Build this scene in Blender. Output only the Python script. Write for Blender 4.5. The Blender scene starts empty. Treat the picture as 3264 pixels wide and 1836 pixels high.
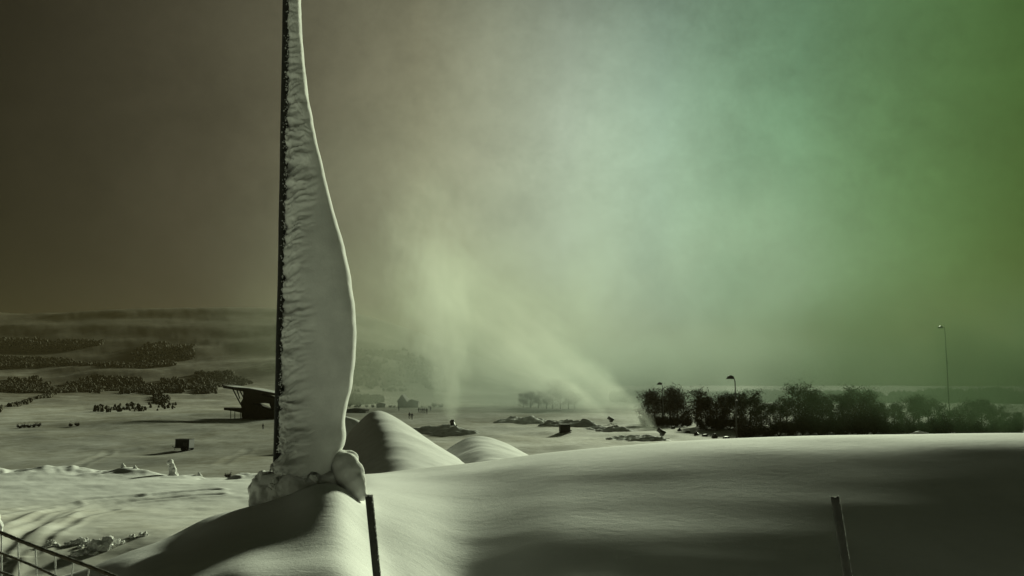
import bpy, bmesh, math, random
import numpy as np
from mathutils import Vector, Matrix, Euler
random.seed(7); rng = np.random.default_rng(7)
C = bpy.context.scene.collection
sc = bpy.context.scene
R = math.radians

# ------------------------------------------------------------------ camera
EYE = 8.0; F = 2827.0; PITCH = math.atan(312 / F)
cam = bpy.data.objects.new('camera', bpy.data.cameras.new('camera')); C.objects.link(cam)
cam.location = (0, 0, EYE); cam.rotation_euler = (math.pi / 2 + PITCH, 0, 0)
cam.data.sensor_width = 36; cam.data.lens = 36 * F / 3264; cam.data.clip_end = 20000; cam.data.clip_start = 0.05
sc.camera = cam

# ------------------------------------------------------------------ light
SUN_AZ, SUN_EL = R(18), R(13)
SUN_STR, SKY_STR, EXPO = 4.9, 0.09, 0.82
sc.view_settings.view_transform = 'Standard'; sc.view_settings.look = 'None'
sc.view_settings.exposure = EXPO; sc.view_settings.gamma = 1; sc.view_settings.use_curve_mapping = False
sun = bpy.data.objects.new('sun', bpy.data.lights.new('sun', 'SUN')); C.objects.link(sun)
sun.data.energy = SUN_STR; sun.data.angle = R(4.5); sun.data.color = (0.90, 1.0, 0.70)
sd = Vector((math.sin(SUN_AZ) * math.cos(SUN_EL), math.cos(SUN_AZ) * math.cos(SUN_EL), math.sin(SUN_EL)))
sun.rotation_euler = sd.to_track_quat('Z', 'Y').to_euler(); sun.location = sd * 900
try:
    sc.cycles.use_denoising = True
    sc.cycles.volume_bounces = 0
    sc.cycles.max_bounces = 6; sc.cycles.diffuse_bounces = 3
    sc.cycles.transparent_max_bounces = 16
except Exception:
    pass

world = bpy.data.worlds.new('World'); sc.world = world; world.use_nodes = True
wt = world.node_tree; wt.nodes.clear()
def N(tree, typ, **kw):
    n = tree.nodes.new(typ)
    for k, v in kw.items():
        if hasattr(n, k): setattr(n, k, v)
    return n
class G:
    """small helper that wires shader nodes from expressions"""
    def __init__(s, tree): s.t = tree
    def _in(s, sock, v):
        if isinstance(v, bpy.types.NodeSocket): s.t.links.new(v, sock)
        elif v is not None:
            sock.default_value = v
    def math(s, op, a, b=None, c=None, clamp=False):
        n = N(s.t, 'ShaderNodeMath', operation=op, use_clamp=clamp)
        s._in(n.inputs[0], a)
        if b is not None: s._in(n.inputs[1], b)
        if c is not None: s._in(n.inputs[2], c)
        return n.outputs[0]
    def vec(s, op, a, b=None):
        n = N(s.t, 'ShaderNodeVectorMath', operation=op); s._in(n.inputs[0], a)
        if b is not None: s._in(n.inputs[1], b)
        return n.outputs['Value'] if op in ('DOT_PRODUCT', 'LENGTH') else n.outputs[0]
    def ramp(s, fac, pts, interp='LINEAR'):
        n = N(s.t, 'ShaderNodeValToRGB'); cr = n.color_ramp; cr.interpolation = interp
        while len(cr.elements) < len(pts): cr.elements.new(0.5)
        for e, (p, c) in zip(cr.elements, pts):
            e.position = p; e.color = (c, c, c, 1) if not hasattr(c, '__len__') else (*c, 1)
        s._in(n.inputs[0], fac); return n.outputs[0]
    def noise(s, vec, scale, detail=4, rough=0.55, dist=0.0):
        n = N(s.t, 'ShaderNodeTexNoise'); s._in(n.inputs['Vector'], vec)
        n.inputs['Scale'].default_value = scale; n.inputs['Detail'].default_value = detail
        n.inputs['Roughness'].default_value = rough; n.inputs['Distortion'].default_value = dist
        return n.outputs[0]
    def mix(s, op, fac, a, b):
        n = N(s.t, 'ShaderNodeMix', data_type='RGBA', blend_type=op)
        s._in(n.inputs[0], fac); s._in(n.inputs[6], a); s._in(n.inputs[7], b); return n.outputs[2]
    def mapping(s, vec, scale=(1, 1, 1), loc=(0, 0, 0), rot=(0, 0, 0)):
        n = N(s.t, 'ShaderNodeMapping'); s._in(n.inputs[0], vec)
        n.inputs['Scale'].default_value = scale; n.inputs['Location'].default_value = loc; n.inputs['Rotation'].default_value = rot
        return n.outputs[0]
    def xyz(s, vec):
        n = N(s.t, 'ShaderNodeSeparateXYZ'); s._in(n.inputs[0], vec); return n.outputs
def slope(u, v):
    """pixel of the photograph -> (x/y, z/y) of its line of sight"""
    cx = (u - 1632) / F; cy = (918 - v) / F
    Y = math.cos(PITCH) - cy * math.sin(PITCH); Z = math.sin(PITCH) + cy * math.cos(PITCH)
    return cx / Y, Z / Y
def P(u, v, d):
    a, s = slope(u, v); return Vector((a * d, d, EYE + s * d))
def sdir(u, v):
    a, s = slope(u, v); return Vector((a, 1, s)).normalized()

g = G(wt)
dirv = N(wt, 'ShaderNodeTexCoord').outputs['Generated']
glow = tuple(sdir(1930, 600))
dt = g.math('MAXIMUM', g.vec('DOT_PRODUCT', dirv, glow), 0.0)
l1 = g.math('POWER', dt, 42.0); l2 = g.math('POWER', dt, 7.5)
lum = g.math('ADD', g.math('MULTIPLY', l1, 0.18), g.math('MULTIPLY', l2, 0.105))
n1 = g.noise(g.mapping(dirv, (1, 1, 1.4)), 3.2, 6, 0.6, 0.6)
n2 = g.noise(g.mapping(dirv, (1, 1, 1.0)), 14.0, 5, 0.62, 0.3)
cl = g.math('ADD', g.math('MULTIPLY', n1, 0.75), g.math('MULTIPLY', n2, 0.45))
cl = g.math('ADD', g.math('ADD', cl, 0.23), g.math('MULTIPLY', g.noise(dirv, 70.0, 5, .75), .34))
lum = g.math('ADD', g.math('MULTIPLY', lum, cl), 0.003)
sx = g.xyz(dirv)[0]
tint = g.ramp(g.math('MULTIPLY_ADD', sx, 1.0, 0.5), [(0.0, (0.46, 0.40, 0.24)), (0.16, (0.74, 0.67, 0.42)), (0.40, (0.97, 0.96, 0.62)), (0.56, (0.82, 1.0, 0.76)), (0.66, (0.68, 1.0, 0.74)), (0.80, (0.62, 1.20, 0.68)), (0.93, (0.62, 1.36, 0.46)), (1.0, (0.56, 1.32, 0.31))])
mist = g.mix('MULTIPLY', 1.0, tint, lum)
sky = N(wt, 'ShaderNodeTexSky', sky_type='NISHITA', sun_disc=False, sun_elevation=SUN_EL, sun_rotation=SUN_AZ)
skyc = g.mix('MULTIPLY', 1.0, sky.outputs[0], (0.0025, 0.0023, 0.0014, 1))      # the thin light that gets through the cloud
total = g.mix('ADD', 1.0, g.mix('MULTIPLY', 1.0, mist, (10, 10, 10, 1)), skyc)
bg = N(wt, 'ShaderNodeBackground'); bg.inputs['Strength'].default_value = SKY_STR
wt.links.new(total, bg.inputs[0])
wo = N(wt, 'ShaderNodeOutputWorld'); wt.links.new(bg.outputs[0], wo.inputs[0])

# ------------------------------------------------------------------ numpy noise
def _h(ix, iy, iz=0):
    n = (ix.astype(np.int64) * 374761393 + iy.astype(np.int64) * 668265263 + np.asarray(iz, dtype=np.int64) * 1274126177) & 0xFFFFFFFF
    n = ((n ^ (n >> 13)) * 1103515245) & 0xFFFFFFFF
    n = ((n ^ (n >> 16)) * 2246822519) & 0xFFFFFFFF
    return ((n ^ (n >> 15)) & 0xFFFF) / 32767.5 - 1
def vnoise(x, y, z=None):
    x = np.asarray(x, float); y = np.asarray(y, float)
    z = np.zeros_like(x) if z is None else np.asarray(z, float)
    ix, iy, iz = np.floor(x), np.floor(y), np.floor(z)
    fx, fy, fz = x - ix, y - iy, z - iz
    fx, fy, fz = [t * t * t * (t * (t * 6 - 15) + 10) for t in (fx, fy, fz)]
    o = 0
    for a in (0, 1):
        for b in (0, 1):
            for c in (0, 1):
                o = o + _h(ix + a, iy + b, iz + c) * (fx if a else 1 - fx) * (fy if b else 1 - fy) * (fz if c else 1 - fz)
    return o
def fbm(x, y, z=None, oct=4, gain=0.5):
    o = 0; am = 1; fr = 1
    for k in range(oct):
        o = o + am * vnoise(x * fr + 17.3 * k, y * fr - 9.1 * k, None if z is None else z * fr + 4.7 * k); am *= gain; fr *= 2.03
    return o
def sstep(a, b, x):
    t = np.clip((x - a) / (b - a), 0, 1); return t * t * (3 - 2 * t)

# ------------------------------------------------------------------ mesh helpers
ORD = ['first', 'second', 'third', 'fourth', 'fifth', 'sixth', 'seventh', 'eighth', 'ninth', 'tenth', 'eleventh', 'twelfth', 'thirteenth', 'fourteenth', 'fifteenth', 'sixteenth', 'seventeenth', 'eighteenth', 'nineteenth', 'twentieth']
ORD += ['twenty-' + w for w in ORD[:9]] + ['thirtieth'] + ['thirty-' + w for w in ORD[:9]]
def tag(o, label=None, cat=None, group=None, kind=None):
    if label: o['label'] = label
    if cat: o['category'] = cat
    if group: o['group'] = group
    if kind: o['kind'] = kind
    return o
def np_mesh(name, V, Fq, mat, smooth=True):
    """V (n,3); Fq (m,3|4)"""
    me = bpy.data.meshes.new(name); V = np.asarray(V, np.float32); Fq = np.asarray(Fq, np.int32)
    k = Fq.shape[1]; m = len(Fq)
    me.vertices.add(len(V)); me.vertices.foreach_set('co', V.ravel())
    me.loops.add(m * k); me.loops.foreach_set('vertex_index', Fq.ravel())
    me.polygons.add(m); me.polygons.foreach_set('loop_start', np.arange(0, m * k, k, dtype=np.int32))
    me.polygons.foreach_set('loop_total', np.full(m, k, np.int32))
    me.polygons.foreach_set('use_smooth', np.full(m, smooth))
    me.update(calc_edges=True); me.validate()
    if mat: me.materials.append(mat)
    return me
def link(name, me, parent=None, loc=None):
    o = bpy.data.objects.new(name, me); C.objects.link(o)
    if parent: o.parent = parent
    if loc is not None: o.location = loc
    return o
def thing(name, label, cat, loc=(0, 0, 0), rz=0, group=None):
    o = bpy.data.objects.new(name, None); C.objects.link(o); o.location = loc; o.rotation_euler = (0, 0, rz)
    o.empty_display_size = 0.2
    return tag(o, label, cat, group)
def copy_tree(o, loc, rz=0, sc_=1.0, label=None):
    r = o.copy(); C.objects.link(r); r.location = loc; r.rotation_euler = (0, 0, rz); r.scale = (sc_, sc_, sc_)
    if label: r['label'] = label
    for ch in o.children:
        c = ch.copy(); C.objects.link(c); c.parent = r
        for gch in ch.children:
            d = gch.copy(); C.objects.link(d); d.parent = c
    return r
class MB:
    def __init__(s): s.b = bmesh.new()
    def box(s, c, size, rot=None, bev=0.0):
        M = Matrix.Translation(c) @ (rot.to_4x4() if rot else Matrix.Identity(4)) @ Matrix.Diagonal((*size, 1))
        r = bmesh.ops.create_cube(s.b, size=1, matrix=M)
        if bev:
            vs = set(r['verts']); es = [e for e in s.b.edges if e.verts[0] in vs and e.verts[1] in vs]
            bmesh.ops.bevel(s.b, geom=es, offset=bev, segments=2, affect='EDGES')
        return s
    def tube(s, pts, rad, n=8, caps=True):
        pts = [Vector(p) for p in pts]; rad = rad if hasattr(rad, '__len__') else [rad] * len(pts)
        rings = []
        for i, p in enumerate(pts):
            t = (pts[min(i + 1, len(pts) - 1)] - pts[max(i - 1, 0)]).normalized()
            up = Vector((0, 0, 1)) if abs(t.z) < 0.9 else Vector((0, 1, 0))
            a = t.cross(up).normalized(); b = a.cross(t)
            rings.append([s.b.verts.new(p + (a * math.cos(q) + b * math.sin(q)) * rad[i]) for q in [2 * math.pi * k / n for k in range(n)]])
        for r0, r1 in zip(rings, rings[1:]):
            for k in range(n): s.b.faces.new((r0[k], r0[(k + 1) % n], r1[(k + 1) % n], r1[k]))
        if caps:
            s.b.faces.new(rings[0][::-1]); s.b.faces.new(rings[-1])
        return s
    def blob(s, c, r, sub=2, rot=None):
        M = Matrix.Translation(c) @ (rot.to_4x4() if rot else Matrix.Identity(4)) @ Matrix.Diagonal((*(r if hasattr(r, '__len__') else (r, r, r)), 1))
        bmesh.ops.create_icosphere(s.b, subdivisions=sub, radius=1, matrix=M); return s
    def prism(s, poly, axis, t0, t1):
        """extrude a 2-D outline along axis ('x' or 'y')"""
        def p(q, t): return (t, q[0], q[1]) if axis == 'x' else (q[0], t, q[1])
        A = [s.b.verts.new(p(q, t0)) for q in poly]; B = [s.b.verts.new(p(q, t1)) for q in poly]
        n = len(poly)
        s.b.faces.new(A); s.b.faces.new(B[::-1])
        for k in range(n): s.b.faces.new((A[k], B[k], B[(k + 1) % n], A[(k + 1) % n]))
        return s
    def mesh(s, name, mat, smooth=False):
        bmesh.ops.recalc_face_normals(s.b, faces=s.b.faces)
        me = bpy.data.meshes.new(name); s.b.to_mesh(me); s.b.free()
        me.materials.append(mat)
        if smooth: me.polygons.foreach_set('use_smooth', [True] * len(me.polygons))
        return me
    def build(s, name, mat, parent=None, smooth=False, loc=None):
        return link(name, s.mesh(name, mat, smooth), parent, loc)
def remesh_blobs(name, blobs, voxel, mat, amp=0.01, freq=9.0, smooth_it=6):
    """merge ellipsoids into one lump of snow and roughen it"""
    b = MB()
    for bl in blobs: b.blob(bl[0], bl[1], 3, bl[2] if len(bl) > 2 else None)
    me = b.mesh(name + '_tmp', mat); o = link(name + '_tmp', me)
    m = o.modifiers.new('r', 'REMESH'); m.mode = 'VOXEL'; m.voxel_size = voxel
    m2 = o.modifiers.new('s', 'SMOOTH'); m2.iterations = smooth_it; m2.factor = 0.5
    dg = bpy.context.evaluated_depsgraph_get(); dg.update()
    out = bpy.data.meshes.new_from_object(o.evaluated_get(dg)); out.name = name
    bpy.data.objects.remove(o); bpy.data.meshes.remove(me)
    n = len(out.vertices); co = np.empty(n * 3, np.float32); out.vertices.foreach_get('co', co); co = co.reshape(-1, 3)
    no = np.empty(n * 3, np.float32); out.vertices.foreach_get('normal', no); no = no.reshape(-1, 3)
    d = fbm(co[:, 0] * freq, co[:, 1] * freq, co[:, 2] * freq, 4)
    co = co + no * (d * amp)[:, None]
    out.vertices.foreach_set('co', co.astype(np.float32).ravel()); out.polygons.foreach_set('use_smooth', [True] * len(out.polygons))
    out.materials.clear(); out.materials.append(mat); out.update()
    return out

# ------------------------------------------------------------------ materials
def mat_basic(name, col, rough=0.6, var=0.25, scale=8.0, bump=0.0, bscale=40.0, metal=0.0, spec=0.4, stretch=(1, 1, 1)):
    m = bpy.data.materials.new(name); m.use_nodes = True; t = m.node_tree; q = G(t)
    bs = t.nodes['Principled BSDF']
    tc = N(t, 'ShaderNodeTexCoord').outputs['Object']; tc = q.mapping(tc, stretch)
    n = q.noise(tc, scale, 5, 0.6)
    f = q.ramp(n, [(0.3, 1 - var), (0.7, 1 + var * 0.4)])
    t.links.new(q.mix('MULTIPLY', 1.0, (*col, 1), f), bs.inputs['Base Color'])
    bs.inputs['Roughness'].default_value = rough; bs.inputs['Metallic'].default_value = metal
    bs.inputs['Specular IOR Level'].default_value = spec
    if bump:
        bn = N(t, 'ShaderNodeBump'); bn.inputs['Strength'].default_value = bump; bn.inputs['Distance'].default_value = 0.02
        t.links.new(q.noise(tc, bscale, 6, 0.65), bn.inputs['Height']); t.links.new(bn.outputs[0], bs.inputs['Normal'])
    return m
SNOW = mat_basic('snow', (0.80, 0.80, 0.79), 0.9, 0.12, 0.9, 0.30, 14.0, 0, 0.022)
SNOW_FINE = mat_basic('packed_snow', (0.78, 0.78, 0.76), 0.9, 0.14, 5.0, 0.35, 60.0, 0, 0.0)
RIME = mat_basic('rime', (0.70, 0.70, 0.68), 0.8, 0.25, 14.0, 0.6, 70.0, 0, 0.2)
POLE = mat_basic('dark_steel', (0.045, 0.043, 0.036), 0.6, 0.7, 60.0, 0.7, 90.0, 0.3, 0.4)
DARK = mat_basic('dark_paint', (0.035, 0.035, 0.030), 0.55, 0.3, 3.0)
STEEL = mat_basic('grey_steel', (0.10, 0.10, 0.09), 0.5, 0.3, 5.0, 0, 40, 0.6)
RUBBER = mat_basic('rubber', (0.02, 0.02, 0.02), 0.8)
WOOD = mat_basic('weathered_wood', (0.06, 0.045, 0.030), 0.85, 0.5, 4.0, 0.2, 30, 0, 0.2, (1, 1, 8))
BARK = mat_basic('bark', (0.055, 0.042, 0.028), 0.9, 0.4, 3.0)
TWIG = mat_basic('twigs', (0.05, 0.040, 0.024), 0.95, 0.5, 0.6, 0, 40, 0, 0.1)
CONIFER = mat_basic('far_conifers', (0.085, 0.076, 0.052), 0.95, 0.4, 0.02, 0, 40, 0, 0.1)
ROPE = mat_basic('frosted_rope', (0.10, 0.085, 0.055), 0.9, 0.7, 60.0, 0.6, 120.0)
STAKE = mat_basic('stake_paint', (0.030, 0.028, 0.022), 0.6, 0.5, 20.0, 0.3, 60.0)
WALL = mat_basic('dark_boards', (0.07, 0.058, 0.042), 0.85, 0.35, 1.2, 0, 40, 0, 0.2, (6, 6, 1))
JACKET = mat_basic('dark_jacket', (0.05, 0.045, 0.045), 0.8, 0.2)
SKIN = mat_basic('skin', (0.40, 0.26, 0.19), 0.6, 0.1)

def grain(m, d1=.012, d2=.004):
    t = m.node_tree; q = G(t); b = t.nodes['Principled BSDF']; tc = N(t, 'ShaderNodeTexCoord').outputs['Object']
    h = q.math('ADD', q.math('MULTIPLY', q.noise(q.mapping(tc, (1, 1.8, 1)), 5.0, 6, .6, .3), d1), q.math('MULTIPLY', q.noise(tc, 42.0, 4, .7), d2))
    bn = N(t, 'ShaderNodeBump'); bn.inputs['Strength'].default_value = .8; bn.inputs['Distance'].default_value = 1.0
    t.links.new(h, bn.inputs['Height']); t.links.new(bn.outputs[0], b.inputs['Normal'])
grain(SNOW, .006, .0035); grain(SNOW_FINE, .006, .004)
# ------------------------------------------------------------------ ground
GROUND = SNOW.copy(); GROUND.name = 'snow_ground'
_t = GROUND.node_tree; _q = G(_t); _b = _t.nodes['Principled BSDF']
_tc = N(_t, 'ShaderNodeTexCoord').outputs['Object']; _x, _y, _z = _q.xyz(_tc)
_r = _q.vec('LENGTH', _tc)
_far = _q.ramp(_q.math('DIVIDE', _r, 1600.0), [(0.15, 0.0), (0.24, .5), (0.38, .95), (1.0, 1.0)])
_n = _q.math('ADD', _q.math('MULTIPLY', _q.noise(_tc, 0.009, 6, .65, .4), .6), _q.math('MULTIPLY', _q.noise(_tc, 0.05, 5, .65), .4))
_s = _q.math('MULTIPLY', _q.ramp(_n, [(.36, 0.15), (.50, 1.0)]), _far)       # grass and scrub showing through on the far slopes
_src = _b.inputs['Base Color'].links[0].from_socket
_pl = _q.ramp(_q.math('DIVIDE', _q.math('ABSOLUTE', _y), 120.0), [(0.10, 0.0), (0.135, .85), (0.225, .75), (0.275, .10), (0.345, .05), (0.42, .85), (1.0, 1.0)])   # rolled piste; on the plain, plume and cloud shade painted into the snow colour
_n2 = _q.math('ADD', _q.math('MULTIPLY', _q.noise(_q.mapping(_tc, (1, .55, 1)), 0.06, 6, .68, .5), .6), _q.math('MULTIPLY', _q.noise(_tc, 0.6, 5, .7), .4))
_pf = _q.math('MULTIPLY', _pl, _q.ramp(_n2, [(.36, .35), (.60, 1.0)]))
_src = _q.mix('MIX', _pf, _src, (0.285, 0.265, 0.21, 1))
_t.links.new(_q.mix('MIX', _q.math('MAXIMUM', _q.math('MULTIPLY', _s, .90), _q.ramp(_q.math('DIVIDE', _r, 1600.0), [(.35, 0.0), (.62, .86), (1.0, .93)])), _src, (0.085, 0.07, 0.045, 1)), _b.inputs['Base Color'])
DN = [0.6, 2, 3.2, 4.5, 5.5, 6.2, 7, 7.8, 8.6, 9.3, 10, 11, 12, 13, 14.5, 17, 20, 25, 30, 36, 40, 44, 52, 62, 80, 110]
def col(*pairs):
    d, z = [], []
    for p in pairs:
        d.append(p[0]); z.append(p[2] if len(p) == 3 else EYE + slope(1632, p[1])[1] * p[0])
    return pchip(np.array(d, float), np.array(z, float), np.array(DN, float))
def pchip(x, y, xi):
    h = np.diff(x); dl = np.diff(y) / h; m = np.zeros_like(y)
    for k in range(1, len(x) - 1):
        if dl[k - 1] * dl[k] > 0:
            w1, w2 = 2 * h[k] + h[k - 1], h[k] + 2 * h[k - 1]
            m[k] = (w1 + w2) / (w1 / dl[k - 1] + w2 / dl[k])
    m[0], m[-1] = dl[0], dl[-1]
    xi = np.clip(xi, x[0], x[-1]); i = np.clip(np.searchsorted(x, xi) - 1, 0, len(h) - 1)
    t = (xi - x[i]) / h[i]; H = h[i]
    return (2*t**3 - 3*t**2 + 1) * y[i] + (t**3 - 2*t**2 + t) * H * m[i] + (-2*t**3 + 3*t**2) * y[i+1] + (t**3 - t**2) * H * m[i+1]
near = ((0.6, 0, 6.35), (3, 0, 6.15))
far = ((62, 0, 0.15), (80, 0, 0.0), (110, 0, 0.0))
piste = ((20, 1705), (25, 1645), (30, 1603), (33, 1567), (36, 1538))
def L(crest, *near_pts):       # left columns: mound end, piste, bank, drop to the plain
    return col(*near, *near_pts, *piste, (40, crest), (44, 0, 3.55), (52, 0, 1.5), *far)
def RB(*pts):                  # right columns: bank and its back slope
    zc = EYE + slope(1632, pts[-1][1])[1] * pts[-1][0]
    return col(*near, *pts, (14.5, 0, zc - .35), (17, 0, zc - 1.0), (20, 0, zc - 1.8), (30, 0, 3.4), (44, 0, 1.5), *far)
def par(dc, vc, k):
    zc = EYE + slope(1632, vc)[1] * dc
    lo = [(d, 0, zc - k * ((dc - d) - 2.1 * (1 - math.exp(-(dc - d) / 2.1)))) for d in (7.4, 7.9, 8.4, 9, 9.6, 10.2, 11, 12)]
    return [(6.4, 0, lo[0][2] - .12)] + lo + [(dc, vc)]
COLS = [
    (-1500, L(1480, (6, 0, 5.7), (9, 0, 5.3), (13, 0, 5.1), (16, 0, 4.95))),
    (0,   L(1488, (6, 0, 5.9), (9, 0, 5.5), (12, 0, 4.9), (15, 0, 4.2), (17.5, 1800))),
    (150, L(1494, (6, 0, 6.05), (8.6, 1850), (10, 0, 5.5), (12, 0, 4.9), (15, 0, 4.2), (17.5, 1808))),
    (300, L(1506, (5.5, 0, 6.30), (7.8, 1830), (8.6, 1803), (10, 0, 5.72), (12, 0, 4.9), (15, 0, 4.25), (17.5, 1812))),
    (430, L(1512, (5.5, 0, 6.38), (7.0, 1835), (8.6, 1748), (9.3, 0, 6.22), (11, 0, 5.55), (13, 0, 4.6), (15.5, 0, 4.3))),
    (560, L(1522, (5.5, 0, 6.45), (6.6, 1838), (8.0, 1740), (8.9, 1690), (9.6, 0, 6.36), (11, 0, 5.7), (13, 0, 5.1), (16, 0, 4.78))),
    (680, L(1528, (5.5, 0, 6.36), (6.4, 1838), (7.8, 1720), (8.8, 1634), (9.5, 0, 6.62), (11, 0, 5.9), (13, 0, 5.2), (16, 0, 4.78))),
    (800, L(1522, (5.3, 0, 6.45), (6.15, 1838), (7.6, 1712), (8.6, 1613), (9.3, 0, 6.75), (11, 0, 6.1), (13, 0, 5.3), (16, 0, 4.75))),
    (910, L(1512, (5.3, 0, 6.45), (6.15, 1838), (7.6, 1690), (8.6, 1581), (9.3, 0, 6.88), (11, 0, 6.3), (13, 0, 5.5), (16, 0, 4.75))),
    (1020, L(1508, (5.3, 0, 6.45), (6.15, 1838), (7.5, 1670), (8.5, 1542), (9.3, 0, 6.98), (11, 0, 6.55), (13, 0, 6.0), (16, 0, 4.9))),
    (1075, RB((5.3, 0, 6.45), (6.15, 1838), (7.5, 1668), (8.5, 1542), (9.3, 0, 6.98), (11, 0, 6.74), (12.4, 1516))),
    (1165, RB((5.5, 0, 6.45), (6.4, 1838), (7.6, 1728), (8.6, 1628), (9.5, 1580), (11, 1530), (12.4, 1510))),
    (1300, RB((5.5, 0, 6.2), (7.0, 0, 6.38), (7.8, 0, 6.54), (8.6, 0, 6.66), (10, 0, 6.785), (11.2, 0, 6.83), (12.6, 1499))),
    (1500, RB(*par(12.6, 1478, 0.225))),
    (1800, RB(*par(12.8, 1437, 0.245))),
    (2350, RB(*par(13.0, 1398, 0.315))),
    (2700, RB(*par(13.0, 1387, 0.36))),
    (3264, RB(*par(13.0, 1377, 0.42))),
    (4800, RB(*par(13.0, 1370, 0.44))),
]
CA = np.array([slope(c[0], 1500)[0] for c in COLS]); CZ = np.array([c[1] for c in COLS])
fa = np.linspace(CA[0], CA[-1], 1600)
# resample the columns on a fine angle grid with a monotone spline, then soften the joins
TAB = np.stack([pchip(CA, CZ[:, j], fa) for j in range(len(DN))], 1)
ld = np.log(DN); fd = np.linspace(ld[0], ld[-1], 420)
TAB = np.stack([pchip(ld, TAB[i], fd) for i in range(len(fa))], 0)
def blur(A, k, ax):
    w = np.exp(-np.linspace(-2, 2, 2 * k + 1) ** 2); w /= w.sum()
    Ap = np.pad(A, [(k, k) if i == ax else (0, 0) for i in (0, 1)], mode='edge')
    return np.apply_along_axis(lambda r: np.convolve(r, w, 'valid'), ax, Ap)
TAB = blur(blur(TAB, 21, 0), 4, 1)
def tabz(a, d):
    i = np.clip((a - fa[0]) / (fa[1] - fa[0]), 0, len(fa) - 1.001); j = np.clip((np.log(np.maximum(d, .6)) - fd[0]) / (fd[1] - fd[0]), 0, len(fd) - 1.001)
    i0, j0 = i.astype(int), j.astype(int); p, q = i - i0, j - j0
    return TAB[i0, j0] * (1-p) * (1-q) + TAB[i0+1, j0] * p * (1-q) + TAB[i0, j0+1] * (1-p) * q + TAB[i0+1, j0+1] * p * q
HD = np.array([0, 250, 400, 520, 610, 720, 880, 1120, 1380, 1500, 1600, 6000], float)
HV = [None, None, 1285, 1258, 1232, 1198, 1140, 1060, 1000, 985, 985, None]
HZ = np.array([0, 0] + [EYE + slope(1632, v)[1] * d for v, d in zip(HV[2:11], HD[2:11])] + [110.0])
TRACKS = []     # filled below: (polyline of ground points, width, depth)
def height(x, y, tracks=True):
    x = np.asarray(x, float); y = np.asarray(y, float)
    r = np.hypot(x, y); az = np.arctan2(x, y)
    am = np.clip(az, math.atan(fa[0]), math.atan(fa[-1]))
    d = r * np.cos(am)
    z = tabz(np.tan(am), d)
    back = np.where(r < 60, 6.35 * (1 - sstep(8, 60, r)), 0)
    w = sstep(R(95), R(170), np.abs(az)); z = z * (1 - w) + back * w
    # far valley floor and hill
    hw = 1 - 0.95 * sstep(-0.22, 0.10, az); hw = np.where(np.abs(az) > 2.2, 0.3, hw)
    hz = np.interp(d, HD, HZ)
    und = fbm(x / 420, y / 420, oct=4) * sstep(380, 1000, r) * 7 + fbm(x / 130 + 3, y / 130, oct=3) * sstep(300, 700, r) * 3
    z = z + hz * hw + und * np.clip(hw + .2, 0, 1)
    z = z + fbm(x / 28, y / 28, oct=4) * 0.45 * sstep(60, 130, r) + fbm(x / 7 + 5, y / 11, oct=3) * 0.10 * sstep(45, 110, r)
    z = z + (fbm(x / 3.4, y / 1.5, oct=2) * 0.020 + fbm(x / 2.2 + 4, y / .8, oct=2) * .013 * sstep(10.6, 8.4, y)) * sstep(4, 8, r) * (1 - sstep(14, 22, r))
    # ragged lip of the piste bank
    lip = np.exp(-((d - 40.2) / 1.6) ** 2) * (az < -0.17)
    z = z + lip * (0.34 * fbm(x / 2.0, y / 3, oct=4) + 0.20 * vnoise(x / 6, y / 30))
    z = z + fbm(x / 1.6, y / 1.6, oct=4) * 0.03 * sstep(14, 20, d) * (1 - sstep(40, 48, d)) * (az < -0.1)
    if tracks:
        for pts, wd, dp in TRACKS:
            m = (x > pts[:, 0].min() - 2) & (x < pts[:, 0].max() + 2) & (y > pts[:, 1].min() - 2) & (y < pts[:, 1].max() + 2)
            if not m.any(): continue
            xs, ys = x[m], y[m]; best = np.full(xs.shape, 9.0)
            for (x0, y0), (x1, y1) in zip(pts[:-1], pts[1:]):
                ex, ey = x1 - x0, y1 - y0; t = np.clip(((xs - x0) * ex + (ys - y0) * ey) / (ex * ex + ey * ey), 0, 1)
                best = np.minimum(best, np.hypot(xs - x0 - t * ex, ys - y0 - t * ey))
            prof = -np.exp(-(best / wd) ** 2) + 0.7 * np.exp(-((best - 1.7 * wd) / (0.6 * wd)) ** 2)
            z[m] += dp * prof
    return z
def h1(x, y): return float(height(np.array([x]), np.array([y]))[0])
def hit(u, v, d0=3.0, d1=3500.0):
    """where the line of sight of a pixel meets the ground"""
    a, s = slope(u, v); dd = np.geomspace(d0, d1, 4000); zz = EYE + s * dd - height(a * dd, dd)
    k = np.argmax(zz < 0); d = dd[k] if zz[k] < 0 else d1
    return Vector((a * d, d, h1(a * d, d)))
def track(px, wd, dp, d0=13, d1=39):
    pts = [hit(u, v, d0, d1) for u, v in px]; p = np.array([(q.x, q.y) for q in pts])
    t = np.linspace(0, len(p) - 1, 24); k = np.arange(len(p))
    TRACKS.append((np.stack([pchip(k.astype(float), p[:, 0], t), pchip(k.astype(float), p[:, 1], t)], 1), wd, dp))
track([(-60, 1790), (49, 1700), (136, 1646), (244, 1613), (380, 1593), (542, 1573), (680, 1562)], 0.24, 0.05)
track([(-30, 1840), (62, 1718), (160, 1656), (260, 1622), (400, 1601), (560, 1585), (690, 1576)], 0.22, 0.05)
track([(85, 1765), (112, 1722), (180, 1680), (262, 1645), (360, 1625)], 0.2, 0.035)
track([(-80, 1652), (40, 1630), (150, 1612), (280, 1594), (430, 1580)], 0.24, 0.035)
track([(-80, 1690), (20, 1655), (120, 1625), (230, 1602)], 0.22, 0.03)
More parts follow.
